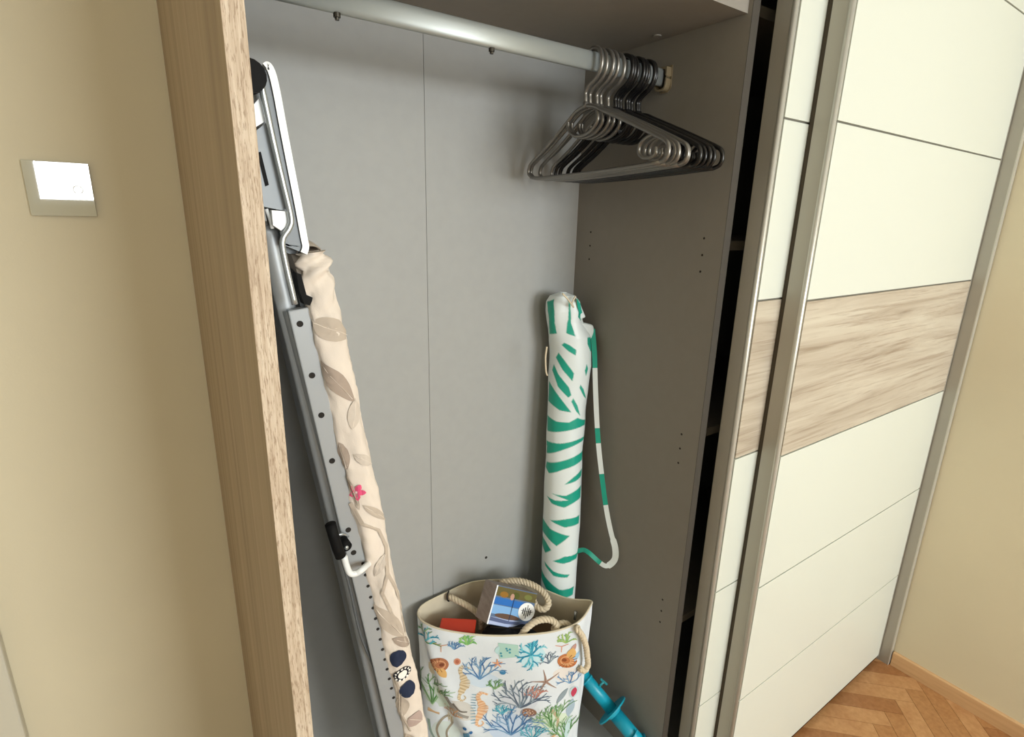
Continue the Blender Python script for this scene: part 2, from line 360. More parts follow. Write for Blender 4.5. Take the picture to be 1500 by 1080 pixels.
# ------------------------------------------------------------------ hangers
def make_hanger(x):
    r0 = root('wire_hanger', (x, RY, RZ), '', 'hanger', 'wire hangers on the clothes rail')
    W = lambda pts: [(x, a, b_) for a, b_ in pts]
    tube('hook', W([(.906, 1.815), (.907, 1.829), (.908, 1.842), (.898, 1.853), (.880, 1.863), (.869, 1.876), (.866, 1.892), (.871, 1.908), (.884, 1.9165), (.899, 1.9162), (.911, 1.907), (.914, 1.896)]), .0042, M['wire_c'], r0, 6, 9)
    v, f = cyl((x, .906, 1.812), (0, 0, .012), .0058, 12); mesh('neck_collar', v, f, M['wire_c'], r0, True)
    tube('shoulder_wire', W([(.700, 1.698), (.688, 1.703), (.683, 1.714), (.686, 1.727), (.698, 1.736), (.735, 1.7525), (.800, 1.780), (.860, 1.804), (.882, 1.813), (.906, 1.816), (.932, 1.810),
        (.955, 1.796), (.980, 1.779), (1.030, 1.747), (1.078, 1.721), (1.090, 1.710), (1.092, 1.696), (1.080, 1.687)]), .0040, M['wire_c'], r0, 5, 9)
    tube('bottom_bar', W([(1.080, 1.687), (1.05, 1.6845), (.95, 1.686), (.80, 1.692), (.700, 1.698)]), .0040, M['wire_c'], r0, 3, 9)
    tube('strap_loop', W([(.958, 1.794), (.9565, 1.780), (.945, 1.768), (.925, 1.761), (.900, 1.763), (.880, 1.772), (.868, 1.787), (.872, 1.806)]), .0038, M['wire_c'], r0, 5, 8)
    tube('strap_loop', W([(.722, 1.746), (.738, 1.741), (.751, 1.731), (.752, 1.717), (.740, 1.708), (.722, 1.707), (.712, 1.714), (.714, 1.724)]), .0036, M['wire_c'], r0, 5, 8)
    return r0
def dup(rt, loc, rz, mat):
    c = rt.copy(); COL.objects.link(c); c.location = loc; c.rotation_euler = (0, 0, rz)
    for ch in rt.children:
        d = ch.copy(); COL.objects.link(d); d.parent = c
        d.material_slots[0].link = 'OBJECT'; d.material_slots[0].material = mat
    return c
hx = [.801, .8165, .828, .843, .866, .881, .892, .903, .914, .925, .936, .946, .955]
hr = [0, .03, -.02, .045, -.03, .012, -.015, .02, -.01, .02, -.02, .015, 0]
ordn = ['first', 'second', 'third', 'fourth', 'fifth', 'sixth', 'seventh', 'eighth']
h0 = make_hanger(hx[0])
for i, x in enumerate(hx):
    black = i > 4
    o = h0 if i == 0 else dup(h0, (x, RY + .004 * math.sin(i * 2.1), RZ - (.0005 * (i % 3))), hr[i], M['wire_k'] if black else M['wire_c'])
    if not black: o['label'] = 'grey chrome wire hanger, ' + ordn[i] + ' from the left end of the row on the rail'
    elif i == 12: o['label'] = 'black wire hanger at the far right of the row, nearest the divider'
    elif i == 5: o['label'] = 'black wire hanger touching the chrome ones, leftmost of the black hangers'
    else: o['label'] = 'black wire hanger, ' + ordn[i - 5] + ' of the black ones counting from the left'

# ------------------------------------------------------------------ ironing board
ib = root('ironing_board', (.33, .90, .1), 'folded ironing board in a cream floral cover, standing at the left inside the wardrobe', 'ironing board')
T0 = Vector((.214, .80, 1.545)); IL = Vector((.1405, -.002, -.990)).normalized()
IW = Vector((.13, .99, 0)); IW = (IW - IL * IW.dot(IL)).normalized(); IN = IW.cross(IL); 
if IN.x < 0: IN = -IN
def I(n, w_, l): return T0 + IN * n + IW * w_ + IL * l
# outline in (w, l): rounded back corners, long taper to the rounded nose
BWD = .33; BLN = 1.435
out = []
out += [(BWD * .5, -.002), (.10, 0), (.05, .004), (.022, .022), (.006, .05), (0, .10)]
for i in range(1, 22): out.append((0, .10 + i * .042))
out += [(.004, 1.06), (.014, 1.14), (.032, 1.22), (.058, 1.30), (.095, 1.37), (.135, 1.42), (BWD * .5, BLN)]
full = out + [(BWD - a, b_) for a, b_ in out[-2:0:-1]]
n_ = len(full); cen = (BWD * .5, .65)
M['cov_s'] = M['cover']
RT = .0235     # half thickness of the padded edge
rings = []
K = 14
Vc = []; Fc = []
def cover_pt(i, a, extra=0):
    w_, l = full[i % n_]; wp, lp = full[(i - 1) % n_]; wn, ln = full[(i + 1) % n_]
    tw, tl = wn - wp, ln - lp; q_ = math.hypot(tw, tl); nw, nl = -tl / q_, tw / q_
    if (w_ - cen[0]) * nw + (l - cen[1]) * nl < 0 : nw, nl = -nw, -nl
    thin = 1.0 if l > .12 else .62 + .38 * l / .12
    R_ = RT * thin
    return w_, l, nw, nl, R_
def cov_surface(l, a, off=0):
    """near long edge, l along the board, a = angle (-pi/2 underside .. pi/2 top side)"""
    thin = 1.0 if l > .12 else .86 + .14 * l / .12
    wr = .0045 * noise.noise(Vector((l * 20, a * 1.1, 0))) + .0022 * noise.noise(Vector((l * 60 + a * 9, a * 2, 5)))
    if l < .12: wr += .0062 * math.sin(l * 210 + a * 2.2 + 2 * math.sin(l * 50)) * (1 - l / .12)
    w0 = 0
    if l < .10: w0 = .012 * max(0, 1 - l / .10) ** 2
    if l > 1.0: w0 = .12 * ((l - 1.0) / .42) ** 2
    return I(math.sin(a) * (RT * thin + wr + off), w0 - math.cos(a) * (.013 + wr + off), l)
# main slab of the cover
Vs = []; Fs = []
for k, (dn, sc) in enumerate(((-RT * .93, 1), (RT * .93, 1))):
    for (w_, l) in full: Vs.append(I(dn, w_ + .0, l))
Fs = [tuple(range(n_)), tuple(range(n_, 2 * n_))[::-1]] + [(i, n_ + i, n_ + (i + 1) % n_, (i + 1) % n_) for i in range(n_)]
cv = mesh('cover', Vs, Fs, M['cover'], ib)
# padded wrinkled edge on the near side
Vs = []; NL = 340; NA = 16
for i in range(NL + 1):
    l = .001 + 1.36 * i / NL
    for j in range(NA + 1): Vs.append(cov_surface(l, -math.pi / 2 + math.pi * j / NA))
Fs = [(i * (NA + 1) + j, i * (NA + 1) + j + 1, (i + 1) * (NA + 1) + j + 1, (i + 1) * (NA + 1) + j) for i in range(NL) for j in range(NA)]
Fs.append(tuple(range(NA + 1)))
ce = mesh('padded_edge', Vs, Fs, M['cover'], cv, True)
ss = None
# gathered end of the cover
gv = []
for i in range(40):
    a = i / 39 * math.pi
    for j in range(9):
        b_ = j / 8
        w_ = b_ * (BWD - .04) + .02
        bulge = .010 * (1 + .35 * math.sin(b_ * 70))
        gv.append(I(-math.cos(a) * RT * .72, w_, .004 - math.sin(a) * bulge))
mesh('gathered_end', gv, [(i * 9 + j, i * 9 + j + 1, (i + 1) * 9 + j + 1, (i + 1) * 9 + j) for i in range(39) for j in range(8)], M['cover'], cv, True)
# printed motifs on the cover edge
def decal(name, surf, polys, parent, mat, label=None):
    # polys: list of (points in surface coordinates, colour, layer); each is filled with rings so it hugs the surface
    Vd = []; Fd = []; Cd = []
    for pts, c, lay in polys:
        n = len(pts); cx = sum(p[0] for p in pts) / n; cy = sum(p[1] for p in pts) / n; k = len(Vd)
        for s in (1, .72, .42):
            for p in pts: Vd.append(surf(cx + (p[0] - cx) * s, cy + (p[1] - cy) * s, lay))
        Vd.append(surf(cx, cy, lay))
        for i in range(n):
            j = (i + 1) % n
            Fd += [(k + i, k + j, k + n + j, k + n + i), (k + n + i, k + n + j, k + 2 * n + j, k + 2 * n + i), (k + 2 * n + i, k + 2 * n + j, k + 3 * n)]; Cd += [lin(c)] * 3
    o = mesh(name, Vd, Fd, mat, parent, True, None, label); paint(o, Cd); return o
def strip_poly(path, w0, w1):
    L_ = []; R_ = []
    n = len(path)
    for i, (x, y) in enumerate(path):
        xa, ya = path[max(i - 1, 0)]; xb, yb = path[min(i + 1, n - 1)]; d = math.hypot(xb - xa, yb - ya) or 1
        nx, ny = -(yb - ya) / d, (xb - xa) / d; h = (w0 + (w1 - w0) * i / (n - 1)) / 2
        L_.append((x + nx * h, y + ny * h)); R_.append((x - nx * h, y - ny * h))
    return L_, R_
def strips(path, w0, w1, c, lay):
    L_, R_ = strip_poly(path, w0, w1); return [([L_[i], L_[i + 1], R_[i + 1], R_[i]], c, lay) for i in range(len(path) - 1)]
def disc(cx, cy, rx, ry, n=20, rot=0): return [(cx + rx * math.cos(a) * math.cos(rot) - ry * math.sin(a) * math.sin(rot), cy + rx * math.cos(a) * math.sin(rot) + ry * math.sin(a) * math.cos(rot)) for a in [2 * math.pi * i / n for i in range(n)]]
def leaf(cx, cy, L_, W_, rot, n=9):
    up = [(-L_ / 2 + L_ * i / n, W_ / 2 * math.sin(math.pi * i / n) ** .8) for i in range(n + 1)]
    pts = up + [(a, -b_) for a, b_ in up[-2:0:-1]]
    return [(cx + a * math.cos(rot) - b_ * math.sin(rot), cy + a * math.sin(rot) + b_ * math.cos(rot)) for a, b_ in pts]
def cs(u_, l, lay=1): return cov_surface(l, max(-1.5, min(1.5, u_ / RT)), .0011 + .0006 * lay)   # u_: metres around the edge
LC = lambda py: (T0.z - P(560, py, .79).z) / .99
TP = (190, 176, 160); TD = (168, 152, 138)
def zl(z): return (T0.z - z) / .99
decal('flower_print', cs, [(disc(-.004, zl(.815), .015, .019, 22, .1), (44, 52, 74), 1), (disc(.002, zl(.735), .0155, .019, 22, -.1), (44, 52, 74), 1)]
      + [(disc(-.001, zl(.775), .0185, .013, 20), (32, 34, 44), 2), (disc(-.001, zl(.775), .0085, .008, 16), (240, 236, 228), 4)]
      + [(disc(-.001 + .0140 * math.cos(a), zl(.775) + .0112 * math.sin(a), .0022, .0022, 8), (244, 240, 232), 3) for a in [2 * math.pi * i / 12 for i in range(12)]],
      cv, M['print'], 'navy and white flower printed on the cover')
pk = []
for i in range(5):
    a = 2 * math.pi * i / 5 + .3; pk.append((leaf(-.012 + .0085 * math.cos(a), zl(1.168) + .0085 * math.sin(a), .014, .010, a), (226, 92, 130), 1))
pk.append((disc(-.012, zl(1.168), .0022, .0022, 8), (250, 225, 220), 2))
decal('flower_print', cs, pk, cv, M['print'], 'small pink flower printed on the cover')
lf = []
for (u_, z, L_, W_, rot, c) in ((.004, 1.435, .065, .034, .55, TP), (-.004, 1.355, .085, .026, 1.1, TD), (.010, 1.30, .05, .02, 1.9, (204, 192, 178)), (-.02, 1.235, .05, .02, 1.5, TD),
                              (-.018, 1.17, .07, .012, 1.4, TP), (.012, 1.12, .06, .014, .9, TP), (-.006, .90, .10, .030, 1.15, TP), (.012, .845, .05, .02, .8, TD), (-.016, .70, .05, .03, 1.6, TP),
                              (.004, .655, .035, .035, .8, (180, 160, 150)), (.0, 1.02, .05, .016, 2.2, (206, 194, 180)), (-.01, .60, .06, .02, 1.2, TP), (.01, 1.22, .04, .016, .8, (206, 194, 180))):
    lf.append((leaf(u_, zl(z), L_, W_, rot), c, 1)); 
    d = .42 * L_; lf += strips([(u_ - d * math.cos(rot), zl(z) - d * math.sin(rot)), (u_ + d * math.cos(rot), zl(z) + d * math.sin(rot))], .0012, .0008, (222, 210, 196), 2)
LN = len(lf)
br = [(-.026, zl(1.15)), (-.012, zl(1.11)), (.012, zl(1.085)), (.018, zl(1.05)), (.008, zl(1.00)), (-.006, zl(.965)), (0, zl(.93)), (.010, zl(.88)), (.016, zl(.83))]
lf += strips(br, .007, .005, TP, 1); lf += strips([(.008, zl(1.0)), (.02, zl(.96)), (.025, zl(.90)), (.02, zl(.86))], .006, .004, TP, 1)
lf += strips([(-.02, zl(.78)), (-.012, zl(.74)), (-.02, zl(.69)), (-.01, zl(.63))], .006, .004, TP, 1)
twigs = lf[LN:]
for k in range(0, LN, 2): decal('leaf_print', cs, lf[k:k + 2], cv, M['print'], 'taupe leaf printed on the cover' if k == 0 else None)
tw_parts = [twigs[:8], twigs[8:11], twigs[11:]]
for q_ in tw_parts: decal('twig_print', cs, q_, cv, M['print'], 'taupe twig printed on the cover')
# perforated side rail with its holes
def ibox(n0, n1, w0, w1, l0, l1): return [I(n0, w0, l0), I(n1, w0, l0), I(n1, w1, l0), I(n0, w1, l0), I(n0, w0, l1), I(n1, w0, l1), I(n1, w1, l1), I(n0, w1, l1)], BF
v, f = ibox(-.048, -.020, -.004, .012, .075, 1.16); sr = bevel(mesh('side_rail', v, f, M['steel'], ib), .002)
for z in (1.448, 1.370, 1.306, 1.228, 1.10, 1.055):
    l = zl(z) - .002; v, f = cyl(I(-.036, -.0046, l), IW * .004, .0046, 14); mesh('rivet_hole', v, f, M['hole'], sr)
for i in range(14):
    l = zl(1.03) + i * .024; v, f = cyl(I(-.0255, -.0046, l), IW * .004, .0030, 8); mesh('cover_hook', v, f, M['hole'], sr)
v, f = ibox(-.030, -.020, .30, .32, .075, 1.05); mesh('side_rail', v, f, M['steel'], ib)
# mesh top sheet under the cover
v, f = ibox(-.028, -.0225, .02, .30, .03, 1.05); mesh('top_sheet', v, f, M['steel_d'], ib)
# folded legs
def near(px, py, y=.80): return P(px, py, y)
lp = [near(392, 330, .83), near(407, 400, .83), near(441, 540, .83), near(478, 700, .83), near(514, 850, .83), near(548, 1000, .83)]
lp.append(lp[-1] + (lp[-1] - lp[-2]) * 1.9)
path = catmull(lp, 4); v, f = sweep(path, ell(.0135, .010, 14)); mesh('leg', v, f, M['steel'], ib, True)
lp2 = [p + Vector((.035, .24, 0)) for p in lp]; v, f = sweep(catmull(lp2, 4), ell(.0135, .010, 12)); mesh('leg', v, f, M['steel'], ib, True)
lq = [near(423, 455, .82), near(445, 540, .82), near(484, 690, .82), near(524, 830, .82), near(553, 960, .82), near(577, 1079, .82)]; lq.append(lq[-1] + (lq[-1] - lq[-2]) * 1.5)
v, f = sweep(catmull(lq, 4), ell(.0085, .010, 14)); mesh('leg', v, f, M['steel'], ib, True)
lq2 = [p + Vector((.03, .22, 0)) for p in lq]; v, f = sweep(catmull(lq2, 4), ell(.0085, .010, 12)); mesh('leg', v, f, M['steel'], ib, True)
tube('cable', [near(495, 800, .81), near(512, 860, .81), near(528, 930, .81), near(550, 985, .81), near(563, 1040, .81), near(572, 1079, .81)], .0022, M['steel_d'], ib)
for a_, b_ in ((lp[-1], lp2[-1]), (lq[-1], lq2[-1])): tube('foot_bar', [a_, b_], .010, M['steel'], ib, 2)
v, f = cyl(lp[-1] - Vector((.004, .02, 0)), (.008, .04, 0), .016, 14); mesh('rubber_foot', v, f, M['black'], ib, True)
# height lever: white rod with a black grip
y_ = .775
tube('height_lever', [near(504, 815, y_), near(508, 830, y_), near(513, 840, y_), near(522, 840, y_), near(532, 833, y_), near(542, 824, .80)], .0052, M['white_pl'], ib, 5, label='white lever rod')
v, f = sweep([near(484, 768, y_), near(489, 786, y_), near(494, 802, y_), near(499, 815, y_)], circ(.0085, 14)); mesh('lever_grip', v, f, M['black'], ib, True, label='black grip')
v, f = join(cyl(near(508, 801, .778), (0, .02, 0), .0085, 14)); mesh('lever_pivot', v, f, M['black'], ib, True)
v, f = cyl(near(508, 803, .777), (0, .003, 0), .0035, 12); mesh('pivot_screw', v, f, M['silver'], ib, True)
tube('lever_spring', [near(493, 784, .79), near(503, 783, .79), near(510, 786, .80)], .002, M['silver'], ib, 3)
# iron rest at the top
yy = .80
edge = [near(*p, yy) for p in ((385, 93), (390, 90), (397, 93), (404, 106), (411, 135), (421, 190), (432, 248), (442, 300), (450, 345), (453, 362), (450, 373))]
path = catmull(edge, 4)
V = []; 
nrm = []
for i, p in enumerate(path):
    t = (path[min(i + 1, len(path) - 1)] - path[max(i - 1, 0)]).normalized(); nn = -t.cross(Vector((0, 1, 0))).normalized()
    nrm.append(nn)
    V += [p, p + nn * .0092, p + nn * .0092 + IW * .23, p + IW * .23]
F = [(0, 1, 2, 3), tuple(len(V) - 4 + k for k in (3, 2, 1, 0))]
for i in range(len(path) - 1):
    for k in range(4): F.append((i * 4 + k, i * 4 + (k + 1) % 4, (i + 1) * 4 + (k + 1) % 4, (i + 1) * 4 + k))
rest = bevel(mesh('iron_rest', V, F, M['white_pl'], ib, label='white rimmed iron rest'), .002)
V = []
i0 = 6; sel = list(range(i0, len(path)))
for i in sel:
    p = path[i] + nrm[i] * .0094 + Vector((0, .004, 0)); wd = .024
    V += [p, p + nrm[i] * wd, p + nrm[i] * wd + IW * .21, p + IW * .21]
F = [(0, 1, 2, 3), tuple(len(V) - 4 + k for k in (3, 2, 1, 0))]
for i in range(len(sel) - 1):
    for k in range(4): F.append((i * 4 + k, i * 4 + (k + 1) % 4, (i + 1) * 4 + (k + 1) % 4, (i + 1) * 4 + k))
mesh('rest_flange', V, F, M['steel_d'], rest)
def plate(name, pts, y, th, mat, par, label=None):
    v, f = prism([P(a, b_, y) for a, b_ in pts], (0, th, 0)); return mesh(name, v, f, mat, par, False, None, label)
plate('bracket', [(360, 203), (390, 180), (399, 190), (420, 306), (412, 308), (372, 300)], .792, .004, M['steel_m'], ib, 'grey slotted bracket')
plate('bracket_slot', [(377, 224), (382, 222), (394, 271), (389, 273)], .7905, .003, M['black'], ib)
plate('bracket_block', [(366, 160), (380, 143), (388, 178), (372, 188)], .790, .010, M['white_pl'], ib)
plate('bracket_block', [(398, 308), (421, 310), (425, 326), (412, 338), (400, 330)], .788, .010, M['white_pl'], ib)
plate('bracket_block', [(392, 334), (440, 345), (447, 372), (424, 372), (398, 360)], .83, .02, M['steel_d'], ib)
plate('rail_end_cap', [(434, 400), (441, 402), (449, 432), (458, 436), (456, 448), (446, 446), (438, 424)], .796, .02, M['black'], ib)
tube('support_rod', [near(376, 98, .784), near(384, 130, .784), near(400, 205, .784), near(415, 270, .784), near(426, 318, .784), near(424, 334, .784), near(414, 352, .784), near(417, 380, .784), near(432, 446, .784)], .0042, M['silver'], ib, 6)
tube('support_rod', [near(390, 306, .80), near(396, 322, .80), near(399, 335, .80)], .0025, M['white_pl'], ib, 4)
# black ribbed foot at the top, beside the rest
c = near(366, 110, .765)
v, f = join(*[cyl(c + Vector((0, k * .008, 0)), (0, .006, 0), .019 if k % 2 == 0 else .0165, 18) for k in range(4)])
mesh('rubber_foot', v, f, M['black'], ib)
v, f = cyl(c + Vector((0, .03, 0)), (.02, .22, 0), .008, 12); mesh('foot_bar', v, f, M['steel_d'], ib, True)

# ------------------------------------------------------------------ beach bag
rim = [(.495, 1.096, .600), (.516, 1.040, .598), (.582, .985, .588), (.653, .937, .584), (.741, .884, .589), (.799, .857, .600), (.834, .850, .612), (.872, .862, .622), (.893, .882, .622), (.863, .944, .602),
       (.819, 1.040, .600), (.763, 1.094, .606), (.677, 1.137, .606), (.593, 1.141, .602), (.520, 1.130, .602)]
bot = [(.508, 1.092), (.530, 1.052), (.590, 1.005), (.660, .955), (.745, .898), (.800, .866), (.832, .856), (.856, .868), (.880, .895), (.862, .950), (.820, 1.020), (.765, 1.070), (.680, 1.120), (.600, 1.138), (.530, 1.128)]
BZ = .097; KB = 14
rimC = catmull(rim, KB, True); botC = catmull([(a, b_, BZ) for a, b_ in bot], KB, True); NB = len(rimC)
FA = NB * 6.0 / 15      # loop index where the front ends
def bag_raw(a, t):
    a = a % NB; i = int(a); k = a - i; r1 = rimC[i].lerp(rimC[(i + 1) % NB], k); b1 = botC[i].lerp(botC[(i + 1) % NB], k)
    p = b1.lerp(r1, t); p.z = b1.z + (r1.z - b1.z) * t; return p
def bag_pt(a, t, off=0):
    p = bag_raw(a, t); e = bag_raw(a + 1.2, t) - bag_raw(a - 1.2, t); n = Vector((e.y, -e.x, 0)).normalized()
    u_ = (a % NB) / FA; d = 0
    if u_ < 1.25:
        en = math.sin(math.pi * min(1, t)) ** .5 if t < 1 else 0
        # soft vertical swell and a few creases of the cloth
        d += .012 * math.sin(math.pi * min(u_, 1)) * en
        d += .0110 * en * math.exp(-((u_ - .17 - .42 * (.78 - t)) / .05) ** 2) * (1 if t > .35 else 0.4)
        d -= .0095 * en * math.exp(-((u_ - .10 - .40 * (.76 - t)) / .045) ** 2)
        d += .004 * en * math.sin(u_ * 17 + t * 5)
        d += .003 * en * noise.noise(Vector((u_ * 7, t * 9, 0)))
    elif u_ < 2.6: d += .004 * noise.noise(Vector((u_ * 6, t * 6, 3))) * (1 - t)
    return p + n * (d + off)
RB = 46
V = [bag_pt(i, j / RB) for j in range(RB + 1) for i in range(NB)]
F = [(j * NB + i, j * NB + (i + 1) % NB, (j + 1) * NB + (i + 1) % NB, (j + 1) * NB + i) for j in range(RB) for i in range(NB)]
F.append(tuple(range(NB))[::-1])
bag = root('beach_bag', (.70, 1.0, BZ), 'white canvas beach bag printed with shells and corals, rope handles, on the wardrobe floor', 'bag')
shell = mesh('bag_body', V, F, M['bagw'], bag, True)
V = [bag_pt(i, t, -.003) for t in (1.0, .97, .9, .8, .65, .5, .35) for i in range(NB)]
F = [(j * NB + i, (j + 1) * NB + i, (j + 1) * NB + (i + 1) % NB, j * NB + (i + 1) % NB) for j in range(6) for i in range(NB)]
mesh('bag_lining', V, F, M['canvas'], bag, True, label='beige lining')
hem = [bag_pt(i, 1.0, -.0015) for i in range(NB)]
v, f = sweep(hem, circ(.0024, 8), True); mesh('hem', v, f, M['canvas'], bag, True)
# print coordinates on the front: s metres from the left corner, z height
FD = Vector((.33, -.24, 0)).normalized(); FO = Vector((.50, 1.09, 0))
stab = [((rimC[i] - FO).dot(FD), i) for i in range(int(FA) + 14)]
stab = [s for k, s in enumerate(stab) if k == 0 or s[0] > max(q_[0] for q_ in stab[:k])]
def s2a(s):
    if s <= stab[0][0]: return stab[0][1] - (stab[0][0] - s) / .004
    for k in range(len(stab) - 1):
        if stab[k][0] <= s <= stab[k + 1][0]: return stab[k][1] + (s - stab[k][0]) / (stab[k + 1][0] - stab[k][0]) * (stab[k + 1][1] - stab[k][1])
    return stab[-1][1] + (s - stab[-1][0]) / .004
def bs(s, z, lay=1):
    a = s2a(s); zr = bag_raw(a, 1).z; return bag_pt(a, min(.995, (z - BZ) / (zr - BZ)), .0006 + .00035 * lay)
def put(name, polys, label): decal(name, bs, polys, bag, M['print'], label)
rnd = random.Random(3)
def coral(s, z, h, n, cols, spread=1.0, w0=.0022, depth=3):
    out_ = []
    def grow(x, y, ang, L_, d, wd):
        pts = [(x, y)]; a = ang
        for k in range(4):
            a += rnd.uniform(-.16, .16); x += math.cos(a) * L_ / 4; y += math.sin(a) * L_ / 4; pts.append((x, y))
            if d > 0 and k in (1, 2): 
                sgn = 1 if k == 1 else -1
                if rnd.random() < .96: grow(x, y, a + sgn * rnd.uniform(.45, .7), L_ * rnd.uniform(.42, .58), d - 1, wd * .75)
        out_.extend(strips(pts, wd * 1.5, wd * .9, rnd.choice(cols), 1 + (d % 2)))
    for i in range(n):
        a = math.pi / 2 + spread * (i / (n - 1) - .5) * 2 if n > 1 else math.pi / 2
        grow(s, z, a, h * rnd.uniform(.85, 1.1), depth - 1, w0)
    return out_
BL = [(104, 148, 190), (134, 172, 204), (80, 120, 168)]; GR = [(120, 158, 112), (150, 184, 140), (92, 140, 84)]; TE = [(76, 172, 196), (120, 200, 214), (52, 140, 172)]; GY = [(120, 136, 150), (96, 110, 128), (150, 166, 176)]
put('coral_print', coral(.012, .548, .040, 5, TE + GR, 1.3, .003), 'small teal coral print')
put('coral_print', coral(.156, .452, .060, 6, BL, .75, .0026), 'blue coral print')
put('coral_print', coral(.024, .345, .085, 6, GR, .7, .003), 'green coral print at the left')
put('coral_print', coral(.262, .362, .075, 8, GY, 1.05, .0032), 'grey blue coral print')
put('coral_print', coral(.242, .262, .080, 8, BL, 1.05, .0030), 'large blue coral print in the middle')
put('coral_print', [q_ for k in range(7) for q_ in coral(.284, .532, .034, 1, TE, 0, .0036, 2)] + [([(.284 + (x - .284) * math.cos(a) - (y - .532) * math.sin(a), .532 + (x - .284) * math.sin(a) + (y - .532) * math.cos(a)) for x, y in pts], c, l)
    for a in (0.9, 1.8, 2.7, 3.6, 4.5, 5.4) for pts, c, l in coral(.284, .532, .034, 1, TE, 0, .0036, 3)], 'turquoise starburst coral print')
put('coral_print', coral(.346, .292, .066, 6, GR, .6, .0032), 'green coral print at the right')
put('coral_print', coral(.384, .232, .062, 6, GR, .7, .003), 'dark green coral print at the lower right')
put('coral_print', coral(.372, .555, .026, 5, [(170, 196, 120), (140, 180, 110)], .9, .003), 'yellow green sprig print')
put('coral_print', coral(.122, .560, .024, 5, [(150, 200, 120), (120, 180, 110)], .9, .004), 'light green sprig print')
def shellm(s, z, r, rot, c1, c2, c3):
    o_ = [(disc(s, z, r, r * .82, 22, rot), c1, 1)]
    for k, (q_, c) in enumerate(((.72, c2), (.46, c1), (.25, c3))): o_.append((disc(s + r * .16 * k * math.cos(rot), z + r * .16 * k * math.sin(rot), r * q_, r * .78 * q_, 18, rot), c, 2 + k))
    for k in range(9):
        a = rot + 1.2 + k * .45; o_ += strips([(s + r * .35 * math.cos(a), z + r * .35 * math.sin(a)), (s + r * .95 * math.cos(a), z + r * .80 * math.sin(a))], .0006, .0016, c3, 5)
    o_.append((leaf(s + r * .8 * math.cos(rot - 1.5), z + r * .9 * math.sin(rot - 1.5), r * 1.5, r * .9, rot - 1.2), (222, 178, 112), 2))
    return o_
put('shell_print', shellm(.052, .497, .025, .3, (176, 116, 84), (214, 160, 118), (122, 70, 50)), 'brown spiral shell print at the left')
put('shell_print', shellm(.378, .497, .026, 2.6, (196, 124, 78), (226, 172, 124), (140, 80, 50)), 'orange brown spiral shell print at the right')
put('shell_print', [(disc(.285, .347, .021, .016, 20), (150, 112, 92), 1)] + [(disc(.285 + .013 * math.cos(a) * q_, .347 + .010 * math.sin(a) * q_, .0016, .0016, 7), (226, 200, 180), 2) for q_ in (.4, 1) for a in [i * .7 for i in range(9)]], 'brown dotted sea urchin print')
put('shell_print', shellm(.19, .228, .030, 1.6, (170, 84, 76), (206, 130, 116), (120, 56, 52)), 'red shell print at the bottom')
put('shell_print', [(disc(.098, .508, .009, .010, 12), (206, 146, 120), 1), (disc(.098, .508, .005, .006, 10), (180, 108, 84), 2)], 'small pink shell print')
sf = []
for k in range(5):
    a = math.pi / 2 + .15 + k * 2 * math.pi / 5; sf += strips([(.325, .445), (.325 + .018 * math.cos(a), .445 + .018 * math.sin(a)), (.325 + .040 * math.cos(a + .05), .445 + .040 * math.sin(a + .05))], .0075, .0014, (176, 150, 136), 1)
    sf += strips([(.325, .445), (.325 + .036 * math.cos(a + .04), .445 + .036 * math.sin(a + .04))], .0012, .0006, (128, 98, 86), 2)
put('starfish_print', sf, 'thin brown starfish print')
for (sx, zx, L_, cc) in ((.057, .552, .018, (214, 170, 146)), (.362, .545, .018, (214, 160, 140))):
    put('starfish_print', [q_ for k in range(3) for q_ in strips([(sx, zx), (sx + L_ * math.cos(-1.57 + (k - 1) * 1.9), zx + L_ * math.sin(-1.57 + (k - 1) * 1.9))], .003, .002, cc, 1)], 'pink starfish print at the hem')
def path_s(pts, k=5): return [(p.x, p.y) for p in catmull([(a, b_, 0) for a, b_ in pts], k)]
def seahorse(s, z, h, c1, c2, flip=1):
    body = path_s([(s + flip * .20 * h, z + .42 * h), (s + flip * .05 * h, z + .48 * h), (s - flip * .02 * h, z + .36 * h), (s + flip * .06 * h, z + .16 * h), (s + flip * .10 * h, z), (s + flip * .02 * h, z - .20 * h), (s - flip * .04 * h, z - .36 * h), (s + flip * .04 * h, z - .46 * h), (s + flip * .12 * h, z - .40 * h), (s + flip * .08 * h, z - .33 * h)])
    n = len(body); o_ = []
    for i in range(n - 1):
        wd = [.05, .10, .10, .17, .24, .16, .08, .05, .035, .03][min(9, int(i / (n - 1) * 10))] * h
        wd2 = [.05, .10, .10, .17, .24, .16, .08, .05, .035, .03][min(9, int((i + 1) / (n - 1) * 10))] * h
        L_, R_ = strip_poly([body[i], body[i + 1]], wd, wd2); o_.append(([L_[0], L_[1], R_[1], R_[0]], c1 if i % 2 else c2, 1))
    return o_
put('seahorse_print', seahorse(.108, .440, .110, (196, 174, 138), (222, 206, 174)), 'tan seahorse print')
put('seahorse_print', seahorse(.155, .355, .115, (224, 172, 130), (236, 200, 164)), 'orange seahorse print')
put('fin_print', [q_ for k in range(11) for q_ in strips([(.149 - .002 * (k % 2), .405 - k * .009), (.137 - .003 * math.sin(k * .3), .407 - k * .009)], .003, .0016, (120, 160, 176), 1)], 'blue grey seahorse fin print')
put('watercolour_print', [(disc(.222, .545, .030, .018, 20), (188, 222, 222), 1), ([(.200, .568), (.250, .562), (.254, .528), (.205, .520)], (176, 212, 200), 2)]
    + [(disc(.218 + .012 * math.cos(k * 1.3), .540 + .012 * math.sin(k * 1.7), .003, .003, 8), (70, 150, 170), 3) for k in range(6)], 'pale turquoise blot print')
